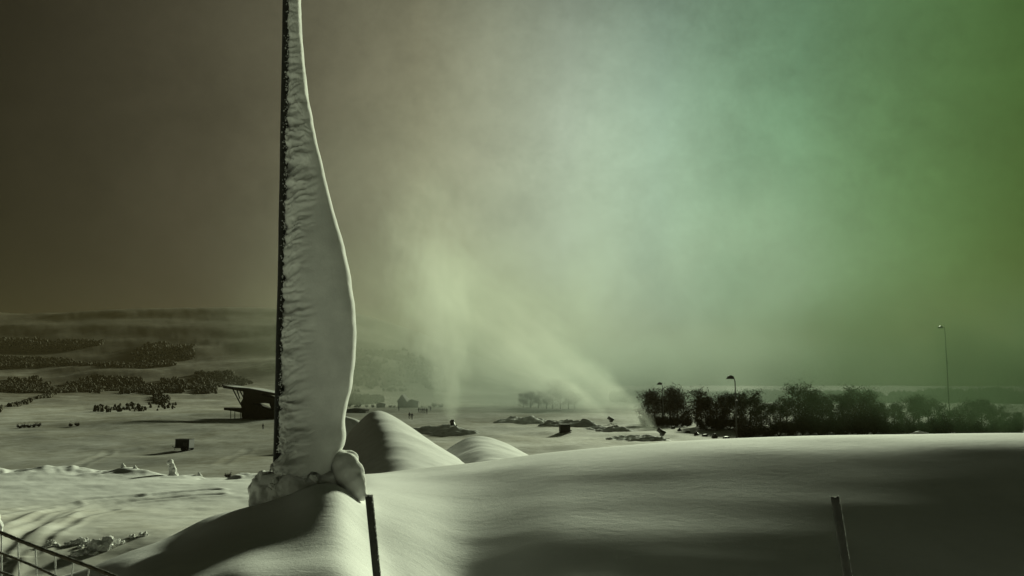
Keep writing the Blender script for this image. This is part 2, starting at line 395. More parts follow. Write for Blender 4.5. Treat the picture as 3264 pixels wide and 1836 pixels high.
tr2 = [([(205, 1520), (260, 1478), (300, 1462), (345, 1440)], .5, .05), ([(700, 1482), (745, 1455), (790, 1432)], .5, .05), ([(480, 1425), (640, 1405), (760, 1392), (880, 1385)], .7, .07),
       ([(1500, 1432), (1700, 1422), (1900, 1412), (2020, 1405)], .8, .1), ([(1560, 1418), (1740, 1410), (1950, 1398)], .7, .08)]
for px, wd, dp in tr2: track(px, wd, dp, 50, 400)

rr = np.concatenate([np.linspace(0.6, 5, 22, endpoint=False), np.linspace(5, 14, 150, endpoint=False), np.geomspace(14, 46, 230, endpoint=False),
                     np.geomspace(46, 240, 150, endpoint=False), np.geomspace(240, 2600, 110)])
azs = np.concatenate([np.linspace(-180, -70, 36, endpoint=False), np.linspace(-70, -34, 60, endpoint=False), np.linspace(-34, 34, 820, endpoint=False),
                      np.linspace(34, 70, 60, endpoint=False), np.linspace(70, 180, 36, endpoint=False)])
A, RRm = np.meshgrid(np.radians(azs), rr, indexing='ij'); X = RRm * np.sin(A); Y = RRm * np.cos(A)
Z = height(X.ravel(), Y.ravel())
V = np.stack([X.ravel(), Y.ravel(), Z], 1); na, nr = A.shape
ii, jj = np.meshgrid(np.arange(na), np.arange(nr - 1), indexing='ij'); i2 = (ii + 1) % na
Fq = np.stack([ii * nr + jj, ii * nr + jj + 1, i2 * nr + jj + 1, i2 * nr + jj], -1).reshape(-1, 4)
cz = len(V); V = np.vstack([V, [0, 0, 6.35]])
i = np.arange(na); capf = np.stack([np.full(na, cz), i * nr, ((i + 1) % na) * nr, ((i + 1) % na) * nr], 1)
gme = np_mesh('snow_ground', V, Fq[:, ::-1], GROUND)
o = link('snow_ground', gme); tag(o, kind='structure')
if gme.polygons[len(gme.polygons) // 2].normal.z < 0: gme.flip_normals()

# ------------------------------------------------------------------ snow piles
def snow_pile(label, ridge, width, hgt, group='piles of machine made snow', seed=0, nose=2.2, rough=.085, right=1.0, left=1.0):
    """a long whale-backed heap: ridge is a list of (x, y, height, half_width)"""
    rp = np.array(ridge, float); t = np.linspace(0, 1, 260)
    k = np.linspace(0, 1, len(rp)); q = [pchip(k, rp[:, c], t) for c in range(4)]
    x0, x1 = rp[:, 0].min() - width * 2, rp[:, 0].max() + width * 2; y0, y1 = rp[:, 1].min() - width * 2, rp[:, 1].max() + width * 2
    gx, gy = np.meshgrid(np.linspace(x0, x1, 130), np.linspace(y0, y1, 130), indexing='ij')
    hz = np.full(gx.shape, -0.6)
    for px, py, ph, pw in zip(*q):
        r = np.hypot((gx - px) / np.where(gx > px, right, left), gy - py) / pw
        hz = np.maximum(hz, ph * (np.sqrt(1 + nose * nose) - np.sqrt(np.minimum(r, 9) ** 2 * nose * nose + 1) * 1.0 + 0.0) / (np.sqrt(1 + nose * nose) - 1) if nose else ph * (1 - r))
    hz = blur(blur(hz, 5, 0), 5, 1)
    gz = height(gx.ravel(), gy.ravel(), False).reshape(gx.shape)
    z = gz + np.maximum(hz, -0.5) + (hz > -0.1) * fbm(gx / 4.0 + seed, gy / 4.0, oct=3) * rough * 1.2 * np.clip(hz * .6 + .2, 0, 1) + (fbm(gx / 1.1 - seed, gy / 1.1, oct=3) * rough * .35 * (rough > .2)) * (hz > .05)
    n = 130; a, b = np.meshgrid(np.arange(n - 1), np.arange(n - 1), indexing='ij')
    Fq = np.stack([a * n + b, (a + 1) * n + b, (a + 1) * n + b + 1, a * n + b + 1], -1).reshape(-1, 4)
    keep = (hz.ravel()[Fq] > -0.3).any(1)
    cx, cy = rp[:, 0].mean(), rp[:, 1].mean(); cz = h1(cx, cy)
    Vv = np.stack([gx.ravel() - cx, gy.ravel() - cy, z.ravel() - cz], 1)
    me = np_mesh('snow_pile', Vv, Fq[keep], SNOW)
    o = link('snow_pile', me, None, (cx, cy, cz)); return tag(o, label, 'snow pile', group)
def rid(u, d, vtop, hw):
    p = P(u, vtop, d); return (p.x, p.y, max(p.z - h1(p.x, p.y), .3), hw)
snow_pile('tall bright whale backed snow pile just right of the snow plastered pole',
          [rid(1196, 97, 1305, 6.0), rid(1214, 86, 1338, 6.3), rid(1244, 75, 1396, 6.2), rid(1280, 63, 1478, 5.4), rid(1310, 54, 1550, 4.4)], 8, 6, nose=4.5, rough=.05, right=1.45, left=.85)
snow_pile('lower rounded bright snow pile behind the tall whale backed pile', [rid(1512, 99, 1387, 5.0), rid(1530, 90, 1414, 5.2), rid(1552, 80, 1450, 5.0), rid(1575, 70, 1500, 3.8)], 6.5, 3, seed=5, nose=3, rough=.06, right=1.4, left=.9)
snow_pile('shaded snow pile half hidden behind the snow plastered pole', [rid(1085, 118, 1322, 5), rid(1120, 118, 1332, 5)], 5, 3, seed=9)
for s, (lab, u, d, vt, hw, u2) in enumerate([
        ('dark sided snow pile with the leftmost snow gun at its right end', 1385, 158, 1345, 4.5, 1440),
        ('low snow pile below the middle snow gun', 1930, 165, 1353, 3.4, 1965),
        ('low snow pile between the middle snow gun and the right snow gun', 2000, 142, 1380, 3.0, 2062),
        ('flat snow pile behind the small dark cabinet on skids', 1790, 185, 1322, 4.0, 1850),
        ('flat snow pile left of the flat one behind the small dark cabinet', 1640, 205, 1316, 4.0, 1700),
        ('small faint snow pile peeping over the bank at the right side', 2890, 120, 1362, 3.0, 2960)]):
    _a, _b = rid(u, d, vt, hw * 1.25), rid(u2, d - 3, vt + 3, hw * 1.15)
    snow_pile(lab, [(_a[0], _a[1], _a[2] * .62, _a[3]), (_b[0], _b[1], _b[2] * .62, _b[3])], hw * 1.2, 2, seed=20 + s, rough=.55)

# ------------------------------------------------------------------ snow plastered pole
D0 = 9.0
PR = [(-900, 931, 975), (-400, 918, 963), (0, 906, 955), (145, 904, 962.5), (290, 901, 978), (435, 898, 1004.5), (580, 896, 1038), (700, 893, 1070), (795, 892, 1096), (940, 889, 1122),
      (1061, 885, 1130.6), (1133, 884, 1129), (1230, 882, 1117), (1350, 879, 1095), (1387, 878, 1098), (1415, 877, 1094), (1444, 874, 1082), (1472, 864, 1074), (1500, 850, 1066)]
zl = []
for v, l, r in PR:
    p, q = P(l, v, D0), P(r, v, D0); zl.append((p.z, p.x, q.x))
zl.sort(); zl = np.array(zl); zb = zl[0, 0]; ztop = zl[-1, 0]
x_at = lambda z: (pchip(zl[:, 0], zl[:, 1], np.atleast_1d(z)), pchip(zl[:, 0], zl[:, 2], np.atleast_1d(z)))
base = Vector((float(x_at(zb + .4)[0][0]) + .08, D0, 6.6))
pole = thing('snow_plastered_pole', 'tall dark pole plastered with a sail shaped sheet of windblown snow', 'pole', base)
# steel pole
pz = np.linspace(6.3, ztop, 60); xl = x_at(np.maximum(pz, P(900, 1400, D0).z))[0]
mb = MB(); mb.tube([(x + .042 - base.x, -0.06, z - base.z) for x, z in zip(xl, pz)], 0.042, 20); mb.build('steel_pole', POLE, pole, True)
# crumbs of rime that still cling to the steel
rng2 = random.Random(4); cb = MB(); zmin = float(P(900, 1440, D0).z)
for k in range(1500):
    z = zmin + (ztop - zmin) * rng2.random() ** 1.25; x = float(np.interp(z, pz, x_at(np.maximum(pz, zmin))[0] if k == 0 else xl)) + .042 - base.x
    an = -math.pi / 2 + rng2.gauss(.95, .42); r_ = rng2.uniform(.003, .0085)
    cb.blob((x + math.cos(an) * .042, -.06 + math.sin(an) * .042, z - base.z), (r_, r_, r_ * rng2.uniform(.7, 1.6)), 1 if r_ > .006 else 0)
cb.build('rime_crumbs', RIME, pole, True)['kind'] = 'stuff'
# snow sail
nz, nt = 620, 170
zz = np.linspace(zb, ztop, nz); xl, xr = x_at(zz)
zi, th = np.meshgrid(np.arange(nz), np.linspace(0, 2 * np.pi, nt, endpoint=False), indexing='ij')
# more samples along the front face and round the right rim
ct, st = np.cos(th), np.sin(th)
ZZ = zz[zi]; XL = xl[zi] + 0.044; XR = xr[zi]; W = XR - XL; hw = W / 2; xm = (XL + XR) / 2
ex = np.where(ct > 0, .85, .62)
tk = 0.065 + 0.20 * np.clip(W / .75, 0, 1)
sx_ = np.sign(ct) * np.abs(ct) ** ex; sy_ = np.sign(st) * np.abs(st) ** 0.72
XX = xm + hw * sx_; rel = (XX - XL) / np.maximum(W, .05)
YY = sy_ * tk * (0.80 + 0.25 * rel)
# soft roll of the front face towards the right rim
dist = np.maximum(XX - XL, 0)
front = (sy_ < 0)
low = sstep(ztop - .5, zb + 2.5, ZZ)
wq = fbm(dist * 4.0, ZZ * 4.0, oct=3)
rib = fbm(dist * 2.2 + 7 + wq * .12, ZZ * 9.0 - dist * 2.5 + wq * .38, oct=4, gain=.60); rib = 1 - np.abs(rib) * 1.7
rib = rib * (.45 + .75 * sstep(-.5, .5, fbm(dist * 3, ZZ * 2.2 + 9, oct=2)))
crumb = fbm(dist * 55, ZZ * 55, YY * 55, oct=3, gain=.65)
fall = (1 - sstep(0.04, .20 + .22 * low + .06 * fbm(ZZ * 3, ZZ * 0, oct=2), dist)) * low
disp = 0.012 * fbm(dist * 9, ZZ * 24 - dist * 6, oct=3) * fall + 0.082 * rib * fall * (0.35 + .65 * sstep(0.0, .05, dist)) + 0.020 * crumb * np.exp(-dist / .045) + 0.004 * crumb * fall
bulge = 0.02 * fbm(ZZ * 1.2, dist * 1.5, oct=2)
YY = YY - np.where(front, disp + bulge * np.clip(rel * 3, 0, 1), 0) - 0.035 * np.where(front, sstep(.0, .5, rel) * (1 - rel) * 2, 0)
XX = XX + np.where(rel < .3, 0.020 * crumb + 0.012 * fbm(ZZ * 9, YY * 9, oct=3), 0) * np.exp(-dist / .08) + np.where(rel > .8, .004 * fbm(ZZ * 6, YY * 3, oct=3), 0)
# lower hem: ragged
hem = sstep(zb + .12, zb, ZZ)
ZZ = ZZ + hem * 0.05 * fbm(XX * 11, YY * 3, oct=3)
YY = YY * (1 + .45 * sstep(zb + .5, zb, ZZ))
Vv = np.stack([XX.ravel() - base.x, YY.ravel() + .03, ZZ.ravel() - base.z], 1)
a, b = np.meshgrid(np.arange(nz - 1), np.arange(nt), indexing='ij'); b2 = (b + 1) % nt
Fq = np.stack([a * nt + b, a * nt + b2, (a + 1) * nt + b2, (a + 1) * nt + b], -1).reshape(-1, 4)
me = np_mesh('snow_sail', Vv, Fq, SNOW_FINE); link('snow_sail', me, pole)
def lp(u, v, dy=0.0):
    p = P(u, v, D0 + dy); return p - base
px = D0 / F
col_b = [(lp(960, 1555, .0), (.46, .30, .22)), (lp(852, 1566, -.02), (.17, .22, .22)), (lp(822, 1592, -.06), (.10, .15, .14)), (lp(880, 1528, .02), (.13, .14, .09)),
         (lp(1012, 1518, .05), (.17, .18, .10)), (lp(1050, 1480, .08), (.17, .17, .13)), (lp(905, 1590, -.12), (.22, .16, .12)), (lp(1010, 1560, -.1), (.22, .15, .12))]
link('snow_collar', remesh_blobs('snow_collar', col_b, 0.014, SNOW_FINE, 0.034, 8.0, 3), pole)
roll = [(lp(1080, 1462, .04), (.11, .16, .10)), (lp(1100, 1482, -.05), (.135, .17, .13)), (lp(1112, 1508, -.10), (.15, .17, .145)), (lp(1126, 1536, -.14), (.125, .14, .13)), (lp(1140, 1560, -.17), (.085, .11, .10)), (lp(1152, 1580, -.19), (.05, .07, .055)), (lp(1112, 1462, .10), (.10, .12, .09))]
link('snow_roll', remesh_blobs('snow_roll', roll, 0.014, SNOW_FINE, 0.010, 5.0, 22), pole)
cr = MB()
for k in range(26):
    u = random.uniform(850, 1030); v = 1560 + (u - 850) * -.12 + random.uniform(-30, 26)
    q = lp(u, v, -.24 + random.uniform(-.02, .03)); r = random.uniform(.012, .035)
    cr.blob(q, (r * 1.5, r, r), 1, Euler((random.random() * 3, random.random() * 3, 0)).to_matrix())
cr.build('snow_crumbs', SNOW_FINE, pole)['kind'] = 'stuff'

# ------------------------------------------------------------------ stakes and net in front
def stake(label, u0, v0, u1, v1, d, r, top_frost=True):
    p, q = P(u0, v0, d), P(u1, v1, d); dirn = (q - p).normalized()
    zg = h1(q.x, q.y) - .15; e = p + dirn * ((zg - p.z) / dirn.z)
    t = thing('marker_stake', label, 'stake', (e.x, e.y, zg + .15), 0, 'stakes in the foreground snow')
    o_ = Vector(t.location)
    ax = MB(); ax.tube([e - o_, p - o_ - dirn * -.01, p - o_], [r, r, r * .92], 18); s = ax.build('shaft', STAKE, t, True)
    # rime crust on the lit right side
    n = 420; b = MB()
    for k in range(n):
        f = random.random() ** 1.3; c = p + dirn * f * (q - p).length * 1.4
        th = random.gauss(0.25, .42); rr_ = random.uniform(.0012, .0032)
        off = Vector((math.cos(th), math.sin(th) * .9, 0)) * r * 1.0
        b.blob(c + off - o_, (rr_, rr_, rr_ * 1.6), 0)
    for k in range(60):
        th = random.random() * 6.28; q_ = r * math.sqrt(random.random()); rr_ = random.uniform(.002, .004)
        b.blob(p - o_ + Vector((math.cos(th) * q_, math.sin(th) * q_, .001)), rr_, 0)
    b.build('rime_crust', RIME, t)['kind'] = 'stuff'
    return t
stake('dark leaning stake in front of the snow plastered pole', 1175.5, 1580, 1201, 1836, 3.9, 0.0165)
stake('dark leaning stake in the dark bank at lower right', 2661, 1582, 2702, 1836, 3.7, 0.0172)

def wavy(p0, p1, n, amp, seed):
    out = []
    for k in range(n):
        t = k / (n - 1); p = p0.lerp(p1, t)
        out.append(p + Vector((amp * vnoise(np.array([t * 3 + seed]), np.array([seed * 1.7]))[0], amp * .5 * vnoise(np.array([t * 4 + seed]), np.array([3.3]))[0], 0)))
    return out
DF = 4.2
net = thing('safety_net', 'frosted rope safety net sloping down at the lower left corner', 'net', P(150, 1950, DF))
nb = Vector(net.location)
def npt(u, v): return P(u, v, DF) - nb
def frost(path, r, n, b):
    for k in range(n):
        i_ = random.randrange(len(path) - 1); c = Vector(path[i_]).lerp(Vector(path[i_ + 1]), random.random())
        th = random.gauss(.9, .6); rr_ = random.uniform(.0014, .0036)
        b.blob(c + Vector((math.cos(th) * .35, math.cos(th) * .15, math.sin(th))) * r, rr_, 0)
ropes = [[(-260, 1600), (-120, 1645), (0, 1697), (60, 1729), (160, 1782), (260, 1803 - 8), (369, 1840), (480, 1893)],
         [(-260, 1672), (-120, 1715), (0, 1762), (60, 1785), (115, 1808), (175, 1836), (300, 1893)],
         [(-260, 1745), (-120, 1782), (0, 1823), (60, 1845), (115, 1868), (175, 1893), (260, 1930)]]
ropes[0] = [(-260, 1600), (-120, 1646), (0, 1697), (60, 1722), (150, 1757), (260, 1797), (369, 1839), (480, 1888), (600, 1950)]
for k, pl in enumerate(ropes):
    pts = [npt(*q) for q in pl]; t = np.linspace(0, len(pts) - 1, 60); kk = np.arange(len(pts), dtype=float)
    pa = np.array([tuple(q) for q in pts]); path = [Vector((pchip(kk, pa[:, 0], t)[j], pchip(kk, pa[:, 1], t)[j], pchip(kk, pa[:, 2], t)[j])) for j in range(len(t))]
    r = .0085 if k == 0 else .0055
    rp_ = MB().tube(path, [r * (1 + .12 * math.sin(j * 2.3)) for j in range(len(path))], 10).build('top_rope' if k == 0 else 'net_rope', ROPE, net, True)
    fb = MB(); frost(path, r, 900 if k == 0 else 500, fb); fr = fb.build('rime_crust', RIME, rp_); fr['kind'] = 'stuff'
def rope_v(k, u):
    q = np.array(ropes[k], float); return float(np.interp(u, q[:, 0], q[:, 1]))
for j, u in enumerate(list(range(-215, 0, 55)) + [3, 57, 111, 166, 223, 280, 340, 400]):
    v0, v1 = rope_v(0, u), rope_v(0, u) + 230
    wob = [0, 0, 0, 0, 0, 2, 3, 9, 8, 7, 4, 4][j % 12]
    path = [npt(u + 2 + wob * math.sin(s * 5.2 + j), v0 + 4 + (v1 - v0) * s) for s in np.linspace(0, 1, 16)]
    wr = MB().tube(path, [.0036 + .0009 * math.sin(i_ * 3.1 + j) for i_ in range(16)], 8).build('net_mesh_cord', RIME if u > 0 else ROPE, net, True)
fp = P(-14, 1700, 4.3)
post = thing('fence_post', 'snow capped post of the rope net cut by the left edge', 'post', (fp.x, fp.y, h1(fp.x, fp.y)))
MB().tube([(0, 0, -.1), (0, 0, fp.z - post.location.z)], .014, 12).build('shaft', STAKE, post, True)
link('snow_cap', remesh_blobs('snow_cap', [(Vector((0, 0, fp.z - post.location.z + .02)), (.032, .032, .045)), (Vector((-.005, 0, fp.z - post.location.z + .06)), (.02, .02, .04))], .005, SNOW_FINE, .004, 40, 3), post)

# ------------------------------------------------------------------ small snow things on the piste
p = P(548, 1512, 39.6); gz = h1(p.x, p.y); s = 39.6 / F
fig = remesh_blobs('snow_covered_stump', [(Vector((.06, 0, .06)), (.24, .24, .18)), (Vector((.03, 0, .26)), (.17, .18, .24)), (Vector((-.03, 0, .46)), (.15, .16, .20)), (Vector((-.10, 0, .64)), (.15, .16, .14)), (Vector((-.07, 0, .72)), (.11, .12, .09))], .025, SNOW_FINE, .03, 6, 3)
tag(link('snow_covered_stump', fig, None, (p.x, p.y, gz - .06)), 'leaning snowman like lump of snow on the bank below the trailer', 'snow lump')
for nm, lab, u, v, d, rr_ in [('snow_clod', 'tiny snow clod on the bank left of the snowman like lump', 430, 1504, 39.8, .07), ('snow_clod', 'small snow clod on the bank right of the snowman like lump', 636, 1514, 39.7, .09), ('snow_clod', 'small pointed snow clod on the bank far left of the snowman like lump', 392, 1500, 39.8, .08)]:
    p = P(u, v, d); c = remesh_blobs('snow_clod', [(Vector((0, 0, .05)), (rr_ * 1.4, rr_ * 1.2, rr_)), (Vector((-.03, 0, .05 + rr_)), (rr_ * .8, rr_ * .8, rr_ * .8))], rr_ * .18, SNOW_FINE, .02, 8, 2)
    tag(link('snow_clod', c, None, (p.x, p.y, h1(p.x, p.y) - .02)), lab, 'snow clod', 'snow clods on the bank')
# broken snow near the net
q = hit(312, 1752, 12, 30)
blk = remesh_blobs('snow_block', [(Vector((0, 0, .05)), (.22, .16, .14)), (Vector((.16, .05, .07)), (.14, .12, .16)), (Vector((-.12, -.02, .02)), (.14, .12, .10))], .018, SNOW_FINE, .07, 11, 0)
tag(link('snow_block', blk, None, (q.x, q.y, q.z)), 'bright broken block of snow on the dark piste edge', 'snow block')
CL = [(160, 1735, .10), (178, 1741, .07), (215, 1738, .08), (240, 1733, .11), (262, 1729, .13), (278, 1737, .10), (258, 1746, .07), (345, 1722, .09), (368, 1732, .12), (382, 1735, .08), (275, 1764, .10), (245, 1770, .12), (420, 1712, .07), (455, 1708, .10), (300, 1768, .07)]
rank = {k: i_ for i_, k in enumerate(sorted(range(len(CL)), key=lambda k: CL[k][0]))}
for k, (u, v, r_) in enumerate(CL):
    q = hit(u, v, 11, 30); r_ *= .72
    c = remesh_blobs('snow_clod', [(Vector((0, 0, r_ * .2)), (r_ * 1.5, r_, r_ * .6)), (Vector((r_ * random.uniform(-1, 1), 0, r_ * .35)), (r_ * .8, r_ * .8, r_ * .6)), (Vector((r_ * random.uniform(-2, 2), -r_ * .6, r_ * .1)), (r_ * .5, r_ * .5, r_ * .35))], r_ * .14, SNOW_FINE, r_ * .55, 1.6 / r_, 0)
    o = tag(link('snow_clod', c, None, q), 'crumbled snow clod by the bright broken block, %s from the left of its scatter' % ORD[rank[k]], 'snow clod', 'crumbled clods on the piste edge'); o.rotation_euler = (0, 0, random.random() * 3)

# ------------------------------------------------------------------ vehicles and machines on the plain
def on(u, v): return hit(u, v, 60, 600)
q = on(588, 1436)
t = thing('box_trailer', 'dark box trailer with a drawbar standing on the snow plain', 'trailer', q, R(-6))
MB().box((0, 0, .93), (1.9, 1.5, 1.05), bev=.03).build('body', DARK, t)
MB().box((0, 0, 1.485), (2.0, 1.6, .05), bev=.015).build('roof', STEEL, t)
MB().box((0, 0, .37), (1.96, 1.45, .07)).build('chassis', STEEL, t)
MB().box((.40, -.765, .85), (.5, .03, .4)).build('hatch', STEEL, t)
MB().box((0, -.760, .50), (1.9, .02, .05)).build('side_rail', STEEL, t)
MB().tube([(-.95, -.35, .37), (-1.55, 0, .42)], .035, 8).tube([(-.95, .35, .37), (-1.55, 0, .42)], .035, 8).tube([(-1.5, 0, .42), (-1.7, 0, .5)], .05, 8).build('drawbar', STEEL, t)
MB().tube([(-1.35, 0, .0), (-1.35, 0, .45)], .03, 8).build('jockey_leg', STEEL, t)
for sy in (-1, 1):
    for sx2 in (.12, .66):
        w = MB().tube([(sx2, sy * .62, .27), (sx2, sy * .80, .27)], .27, 20).build('wheel', RUBBER, t)
        MB().tube([(sx2, sy * .79, .27), (sx2, sy * .815, .27)], .13, 12).build('rim', STEEL, w)

q = on(1800, 1379)
t = thing('skid_cabinet', 'small dark square cabinet on skids in the middle of the plain', 'cabinet', q, R(12))
MB().box((0, 0, .78), (1.75, 1.1, 1.25), bev=.03).build('body', DARK, t)
MB().box((0, 0, 1.435), (1.85, 1.2, .06), bev=.015).build('lid', STEEL, t)
MB().box((-.42, -.565, .8), (.75, .03, 1.0)).build('door', DARK, t); MB().box((.42, -.565, .8), (.75, .03, 1.0)).build('door', DARK, t)
for sy in (-.4, .4): MB().box((.08, sy, .07), (2.0, .12, .14), bev=.03).build('skid', STEEL, t)
MB().box((1.05, 0, .32), (.35, .3, .2), bev=.02).build('socket_box', DARK, t)

def snow_gun(label, u, v, rz, tilt, s_=1.0):
    q = on(u, v)
    t = thing('snow_gun', label, 'snow gun', q, rz, 'snow guns blowing on the plain'); t.scale = (s_, s_, s_)
    M = Euler((0, -tilt, 0)).to_matrix(); c = Vector((0, 0, 1.25))
    def tp(x, r): return c + M @ Vector((x, 0, 0)), r
    pr = [tp(-.55, .40), tp(-.5, .47), tp(-.3, .47), tp(.1, .40), tp(.6, .36), tp(.72, .40)]
    MB().tube([p_[0] for p_ in pr], [p_[1] for p_ in pr], 20).build('barrel', DARK, t)
    ring = MB()
    ring.tube([c + M @ Vector((.72, 0, 0)), c + M @ Vector((.80, 0, 0))], .43, 20); ring.build('nozzle_ring', STEEL, t)
    gr = MB()
    for k in range(6):
        an = k * math.pi / 6; d_ = Vector((0, math.cos(an), math.sin(an))) * .44
        gr.tube([c + M @ (Vector((-.57, 0, 0)) + d_), c + M @ (Vector((-.57, 0, 0)) - d_)], .015, 6)
    gr.build('intake_grille', STEEL, t)
    for sy in (-1, 1): MB().tube([(0, sy * .5, 1.25), (0, sy * .5, .55)], .04, 8).build('fork_arm', STEEL, t)
    MB().tube([(0, -.5, .55), (0, .5, .55)], .05, 8).tube([(0, 0, .55), (0, 0, .2)], .08, 10).build('yoke', STEEL, t)
    MB().box((.25, -.62, .9), (.4, .22, .55), bev=.02).build('control_box', DARK, t)
    for k in range(3):
        an = k * 2 * math.pi / 3 + .5; MB().tube([(0, 0, .3), (math.cos(an) * .9, math.sin(an) * .9, .03)], .045, 8).build('leg', STEEL, t)
    MB().tube([(-.2, 0, .25), (-1.3, .1, .28)], .04, 8).build('drawbar', STEEL, t)
    return t, q
g1, q1 = snow_gun('leftmost dark snow gun beside the bright snow piles', 1443, 1378, R(100), R(38), 1.05)
g2, q2 = snow_gun('middle snow gun standing on its own low snow pile', 1948, 1355, R(165), R(34), 1.0)
g3, q3 = snow_gun('rightmost dark snow gun near the row of dark pads', 2110, 1402, R(160), R(36), 0.95)
# row of dark pads
pad = None
for k, (u, v, wd, hg, kind) in enumerate([(2146, 1366, .75, .45, 0), (2166, 1373, .7, .55, 1), (2192, 1380, .75, .40, 0), (2220, 1386, .75, .62, 1), (2247, 1391, .85, .36, 0), (2278, 1396, .80, .72, 1), (2315, 1402, .9, .52, 0)]):
    q = on(u, v)
    labs = ['faintest flat dark pad at the far end of the row', 'faint peaked dark pad second from the far end of the row', 'flat dark pad third from the far end of the row', 'peaked dark pad in the middle of the curving row', 'thin flat dark pad between the two tallest peaked pads', 'tallest peaked dark pad near the lamp mast', 'nearest flat dark pad beside the foot of the lamp mast']
    t = thing('crash_pad', labs[k], 'crash pad', q, R(random.uniform(-20, 20)), 'dark crash pads along the curving track')
    if kind: poly = [(-wd / 2, 0), (wd / 2, 0), (wd / 2, hg * .35), (wd * .22, hg * .55), (wd * .15, hg), (-wd * .02, hg * .95), (-wd * .2, hg * .6), (-wd / 2, hg * .4)]
    else: poly = [(-wd / 2, 0), (wd / 2, 0), (wd / 2, hg * .75), (wd * .3, hg), (-wd * .3, hg * .95), (-wd / 2, hg * .6)]
    MB().prism(poly, 'y', -.3, .3).build('cushion', DARK, t)
    MB().box((0, -.315, hg * .3), (wd * .9, .025, .05)).build('strap', STEEL, t)

# ------------------------------------------------------------------ lift station behind the pole
DL = 225.0
q = hit(812, 1335, 100, 500); DL = q.y
st = thing('lift_station', 'dark open lift station with a rising roof left of the pole', 'lift station', (q.x, q.y, q.z))
def lq(u, v): p = P(u, v, DL); return (p.x - q.x, p.z - q.z)
MB().prism([lq(724, 1226), lq(740, 1231), lq(765, 1235), lq(808, 1238), lq(882, 1252), lq(960, 1268), lq(960, 1276), lq(882, 1259), lq(830, 1253), lq(785, 1247), lq(755, 1241), lq(728, 1237)], 'y', -4, 6).build('roof', WALL, st)
MB().prism([lq(737, 1229.4), lq(765, 1233.6), lq(808, 1236.8), lq(882, 1250.8), lq(960, 1266.8), lq(960, 1268.2), lq(882, 1252.2), lq(808, 1238.2), lq(765, 1235.1), lq(740, 1231.1)], 'y', -3.9, 5.9).build('roof_snow', SNOW, st)
MB().prism([lq(785, 1247), lq(832, 1253), lq(881, 1271), lq(960, 1290), lq(960, 1302), lq(855, 1284), lq(812, 1285), lq(812, 1300), lq(783, 1310), lq(775, 1285), lq(784, 1270)], 'y', -2.5, 4).build('upper_wall', WALL, st)
MB().prism([lq(780, 1300), lq(812, 1284), lq(860, 1305), lq(960, 1306), lq(960, 1330), lq(785, 1336)], 'y', -3, 4.5).build('base_wall', WALL, st)
MB().prism([lq(852, 1280), lq(881, 1280), lq(881, 1308), lq(862, 1306)], 'y', 1.0, 4).build('rear_wall', WALL, st)
MB().prism([lq(726, 1298), lq(785, 1302), lq(785, 1316), lq(760, 1310), lq(726, 1306)], 'y', -3, 3).build('deck', WALL, st)
for (a_, b_) in [((752, 1240), (778, 1290)), ((765, 1243), (774, 1270))]:
    for yy in (-2.5, 2.5):
        A_, B_ = lq(*a_), lq(*b_); MB().tube([(A_[0], yy, A_[1]), (B_[0], yy, B_[1])], .16, 8).build('strut', STEEL, st)
for u in (746, 759, 777, 781):
    A_, B_ = lq(u, 1306), lq(u, 1332); MB().tube([(A_[0], -2.6, A_[1]), (B_[0], -2.6, B_[1] - .3)], .09, 8).build('deck_post', STEEL, st)
# far cabins and shed
def cabin(label, u, v, w, h, dep, roof, name='cabin'):
    q = hit(u, v, 150, 900); t = thing(name, label, 'cabin', q, R(random.uniform(-8, 8)), 'dark cabins at the far edge of the plain')
    MB().box((0, 0, h / 2 - .2), (w, dep, h + .4)).build('wall', WALL, t)
    MB().prism([(-w / 2 - .4, h), (w / 2 + .4, h), (0, h + roof)], 'y', -dep / 2 - .4, dep / 2 + .4).build('roof', WALL, t)
    for k in (-1, 1): MB().box((k * w * .25, -dep / 2 - .01, h * .5), (w * .16, .06, h * .3)).build('window', STEEL, t)
    MB().box((0, -dep / 2 - .02, h * .35), (w * .14, .06, h * .68)).build('door', WOOD, t)
cabin('dark far cabin with the steep pointed roof', 1286, 1298, 3.4, 2.0, 4, 2.8)
cabin('dark long far cabin beside the pointed one', 1315, 1298, 4.6, 2.2, 4, .8)
cabin('low flat far cabin left of the pointed one', 1215, 1299, 3.2, 1.3, 3, .6)
cabin('low long dark shed behind the shaded snow pile', 1140, 1316, 6.0, 1.0, 4, .5, 'shed')

